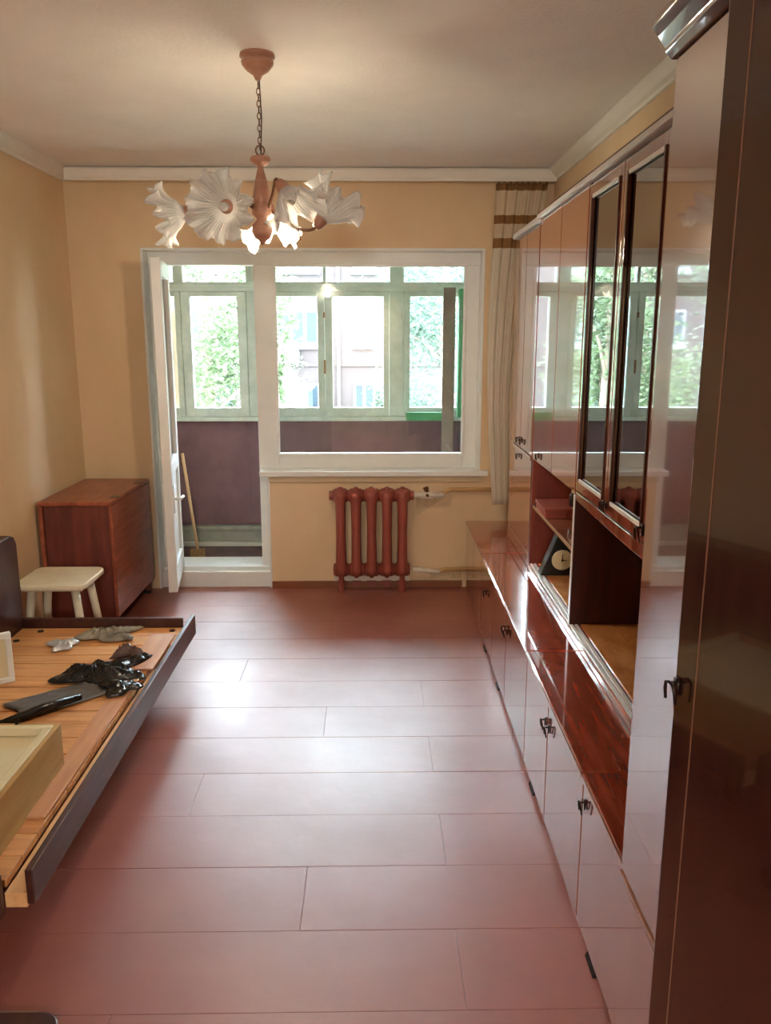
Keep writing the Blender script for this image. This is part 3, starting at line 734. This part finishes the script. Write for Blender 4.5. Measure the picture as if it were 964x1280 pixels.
MB().lathe([(0, -.318), (.008, -.32), (.034, -.326), (.036, -.336), (.024, -.35), (.012, -.356), (.010, -.362), (.02, -.40), (.030, -.455), (.032, -.468), (.026, -.476), (.034, -.486), (.034, -.515), (.022, -.525), (.018, -.533), (.034, -.55), (.038, -.572), (.028, -.594), (.012, -.604), (.006, -.616), (0, -.618)], 28).build('stem', WOODC, t, smooth=True)
def shade_mesh():
    m = MB(); nu, nv = 22, 264
    def f(u, v):
        th = 2*PI*v
        r = .020+.020*min(1, u*4)+.072*u**1.35
        k_ = max(0, u-.30)
        r2 = r*(1+.13*k_**1.1*math.sin(11*th)+.05*k_*math.sin(5*th+1))+.0038*math.sin(44*th)*min(1, u*2)*(1-.3*u)
        z = .112*u**.85-.02*max(0, u-.7)*2+.15*k_**2*math.cos(11*th+.8)*.28+.03*k_*math.sin(4*th)
        return (r2*math.cos(th), r2*math.sin(th), z)
    m.grid(f, nu, nv); return m
sm = None
hubz = -.50
shades = [  # neck position relative to canopy, direction, lit
    ((-.108, -.075, -.500), (-.16, -.93, -.14), False, 1.0),
    ((-.270, .030, -.505), (-.90, -.12, -.16), False, .92),
    ((.012, .105, -.490), (.05, .22, -.95), True, .95),
    ((.085, -.060, -.440), (.52, -.18, -.75), False, 1.0),
    ((.205, .030, -.530), (.50, .20, .62), False, 1.0)]
for i, (p, d, lit, sc) in enumerate(shades):
    p = Vector(p); d = Vector(d).normalized(); M = Matrix.Translation(p) @ d.to_track_quat('Z', 'Y').to_matrix().to_4x4()
    out = Vector((p.x, p.y, 0)).normalized()
    back = p-d*.034
    a0 = out*.03+Vector((0, 0, -.495)); a1 = out*.07+Vector((0, 0, -.435 if d.z < 0 else -.56)); a2 = back-d*.03
    path = []
    for k in range(13):
        s = k/12
        q = a0*(1-s)**3+a1*3*s*(1-s)**2+a2*3*s*s*(1-s)+back*s**3
        path.append(tuple(q))
    arm = MB().tube(path, .0055, 8).build('arm', METC, t, smooth=True)
    MB().lathe([(0, -.036), (.012, -.034), (.02, -.02), (.024, .0), (.024, .012), (.018, .014), (0, .014)], 18).xf(M).build('socket_cup', WOODC, arm, smooth=True)
    if sm is None:
        sh = shade_mesh().build('glass_shade', SHADE, t, smooth=True, solid=.003); sm = sh
    else:
        sh = copy_obj(sm, t)
    sh.matrix_local = M @ Matrix.Scale(sc, 4)
    MB().lathe([(0, .012), (.012, .016), (.016, .034), (.015, .05), (.008, .062), (0, .065)], 14).xf(M).build('bulb', BULB if lit else BULBOFF, arm, smooth=True)
    if lit:
        ld = bpy.data.lights.new('chandelier_bulb', 'POINT'); ld.energy = 9; ld.color = (1.0, .84, .62); ld.shadow_soft_size = .03
        lo = bpy.data.objects.new('chandelier_bulb', ld); COL.objects.link(lo); lo.parent = t; lo.location = p+d*.09
MB().tube([(-.14, -.09, -.47), (-.146, -.1, -.445), (-.146, -.1, -.42)], .0025, 6).build('curl', METC, t, smooth=True)
MB().tube([(.10, .0, -.545), (.13, -.02, -.575), (.135, -.02, -.60), (.12, -.02, -.615)], .0025, 6).build('curl', METC, t, smooth=True)
tag(t, 'wooden five-arm chandelier with ruffled glass shades, one bulb lit', 'chandelier')
HALL = 105.0
# unseen pendant added in the hall to brighten the room from behind
t = empty('added_hall_lamp', (-.1, -1.9, 2.5))
MB().lathe([(0, 0), (.05, 0), (.055, -.01), (.03, -.035), (0, -.035)], 24).build('ceiling_rose', TRACK, t)
MB().tube([(0, 0, -.03), (0, 0, -.50)], .004, 8).build('cord', RUBBER, t)
MB().lathe([(.02, -.50), (.03, -.52), (.03, -.545), (.02, -.55)], 18).build('lamp_holder', TRACK, t)
MB().lathe([(.03, -.545), (.09, -.56), (.135, -.60), (.15, -.66), (.135, -.72), (.09, -.76), (.0, -.775)], 28).build('globe', emit('added hall lamp glass', (255, 249, 242), HALL), t, smooth=True)
tag(t, 'added unseen globe pendant in the hall that fills the room with light', 'lamp')

# ------------------------------------------------------------------ outside
tag(bx('ground', GROUND, -60, 60, 7, 90, -3.4, -3.2, bevel=0), 'unseen yard between the buildings, paled to bounce light indoors', 'ground', kind='structure')
FYW = 32.0
b = empty('apartment_building', (0, FYW, -3.2)); tag(b, 'pink-grey apartment house with white windows across the yard', 'building')
bx('wall', FBRICK, -24, 24, 0, 6, 0, 9.3, b, 0)
bx('roof', DGREY, -24.3, 24.3, -.4, 6.4, 9.3, 9.5, b, 0)
for z in (.9, 3.35+.3, 6.1+.3):
    bx('string_course', FBRICK, -24, 24, -.06, 0, z, z+.12, b, 0)
def far_window(x0, x1, z0, z1, n):
    m = MB(); f = .09
    m.box(x0-.06, x1+.06, -.12, -.0, z0-.16, z0-.0)
    m.box(x0, x0+f, -.05, 0, z0, z1).box(x1-f, x1, -.05, 0, z0, z1).box(x0+f, x1-f, -.05, 0, z0, z0+f).box(x0+f, x1-f, -.05, 0, z1-f, z1)
    for i in range(1, n):
        x = x0+(x1-x0)*i/n; m.box(x-.06, x+.06, -.05, 0, z0+f, z1-f)
    o = m.build('window', FWHITE, b)
    xs_ = [x0+(x1-x0)*i/n for i in range(n+1)]
    for a, c in zip(xs_[:-1], xs_[1:]): bx('pane', FPANE, a+.06, c-.06, -.02, -.005, z0+f, z1-f, o, 0)
for r in range(3):
    z0 = 1.72+2.75*r
    for x0, x1, n in ((-3.62, -2.02, 3), (-.72, .12, 2), (-6.9, -5.3, 3), (-10.2, -9.3, 2), (-13, -11.4, 3), (3.3, 4.9, 3), (6.8, 7.6, 2), (9.5, 11.1, 3), (-16.5, -15, 3)):
        far_window(x0, x1, z0, z0+1.3, n)
MB().tube([(-1.28, -.12, 0), (-1.28, -.12, 9.25)], .06, 10).build('drainpipe', FWHITE, b)
t = empty('air_conditioner', (-3.15, FYW-.22, .58))
bx('casing', AIRC, -.36, .36, -.16, .15, 0, .52, t, .02); MB().lathe([(0, 0), (.19, 0), (.2, .01), (0, .01)], 24).xf(Matrix.Translation((-.1, -.16, .26)) @ Matrix.Rotation(PI/2, 4, 'X')).build('fan_grille', DGREY, t)
bx('bracket', DGREY, -.3, -.26, -.1, .21, -.05, 0, t, 0); bx('bracket', DGREY, .26, .3, -.1, .21, -.05, 0, t, 0)
tag(t, 'white air conditioner under a window of the opposite house', 'air conditioner')
t = empty('blue_shed', (-2.75, 29.0, -3.2))
bx('wall', BLUEM, -.55, .5, 0, 2.2, 0, 2.9, t, .01); bx('roof', FWHITE, -.65, .6, -.1, 2.3, 2.9, 2.97, t, .01); bx('post', DGREY, .42, .5, -.06, 0, 0, 2.9, t, 0)
for x in (-.4, -.1, .2): bx('door_panel', BLUEM, x, x+.24, -.03, 0, .1, 2.6, t, .01)
tag(t, 'light blue metal shed in front of the opposite house', 'shed')
def tree(x, y, h, cz, rx, rz, n, m_, label, cat='tree', seed=0, ls=.11, trunk=True, shell=.5):
    r = random.Random(seed); t = empty('leafy_tree' if trunk else 'bush', (x, y, -3.2))
    mb = MB()
    if trunk:
        mb.tube([(0, 0, 0), (.08, 0, h*.35), (-.05, .05, h*.7), (0, 0, h*.95)], [.16, .12, .08, .03], 8)
    cl = []
    for i in range(16 if trunk else 9):
        a = r.uniform(0, 2*PI); s = r.uniform(.3, 1); zz = cz+3.2+rz*r.uniform(-.85, .85)
        c = Vector((rx*s*math.cos(a), rx*s*math.sin(a), zz)); cl.append(c)
        st = Vector((0, 0, max(.1, min(h*.9, zz-.7))))
        mb.tube([tuple(st), tuple((st+c)/2+Vector((0, 0, .1))), tuple(c)], [.04, .028, .01], 6)
    mb.build('trunk' if trunk else 'stems', BARK, t, smooth=True)
    lf = MB()
    for i in range(n):
        c = r.choice(cl); q = c+Vector((r.gauss(0, rx*.22), r.gauss(0, rx*.22), r.gauss(0, rz*.16)))
        a = r.uniform(0, 2*PI); tl = r.uniform(-.9, .9); s = ls*r.uniform(.6, 1.3)
        d1 = Vector((math.cos(a), math.sin(a), tl)).normalized(); d2 = d1.cross(Vector((r.uniform(-1, 1), r.uniform(-1, 1), 1))).normalized()
        k = len(lf.v); lf.v += [tuple(q-d1*s), tuple(q+d2*s*.45), tuple(q+d1*s), tuple(q-d2*s*.45)]; lf.f.append((k, k+1, k+2, k+3))
    o = lf.build('foliage', m_, t); o['kind'] = 'stuff'
    tag(t, label, cat); return t
tree(-2.75, 14.0, 6.5, 1.2, 1.15, 2.2, 15000, LEAF1, 'pale green leafy tree seen through the balcony doorway', seed=1, ls=.06)
tree(1.55, 17.5, 7.5, 1.6, 1.35, 2.6, 15000, LEAF3, 'dense tree behind the right-hand balcony pane', seed=2, ls=.065)
tree(-1.22, 10.2, 6.5, 1.4, .26, 2.2, 2400, LEAF1, 'slim pale tree in front of the opposite house', seed=3, ls=.055)
tree(-.85, 25.5, 1.5, -1.75, .75, .7, 1400, LEAF2, 'green bush low before the opposite house', 'bush', seed=4, trunk=False, ls=.12)
tree(.55, 22.5, 2.2, -.9, .55, 1.3, 1300, LEAF3, 'tall blue-green bush beside the dense tree', 'bush', seed=5, trunk=False)
tree(-7.2, 16.0, 8, 1.6, 2.1, 2.6, 14000, LEAF2, 'broad green tree far left in the yard', seed=6, ls=.08)
tree(-13.5, 18.0, 9, 2.2, 2.4, 3.0, 4500, LEAF1, 'wide pale tree at the left end of the yard', seed=7, ls=.16)
tree(8.2, 19.0, 8, 1.8, 1.9, 2.6, 3000, LEAF2, 'round green tree far right in the yard', seed=8, ls=.16)
tree(-3.6, 9.8, 10, 6.6, 1.5, 1.2, 2200, LEAF2, 'high-crowned tree close to the balcony', seed=9, ls=.12)
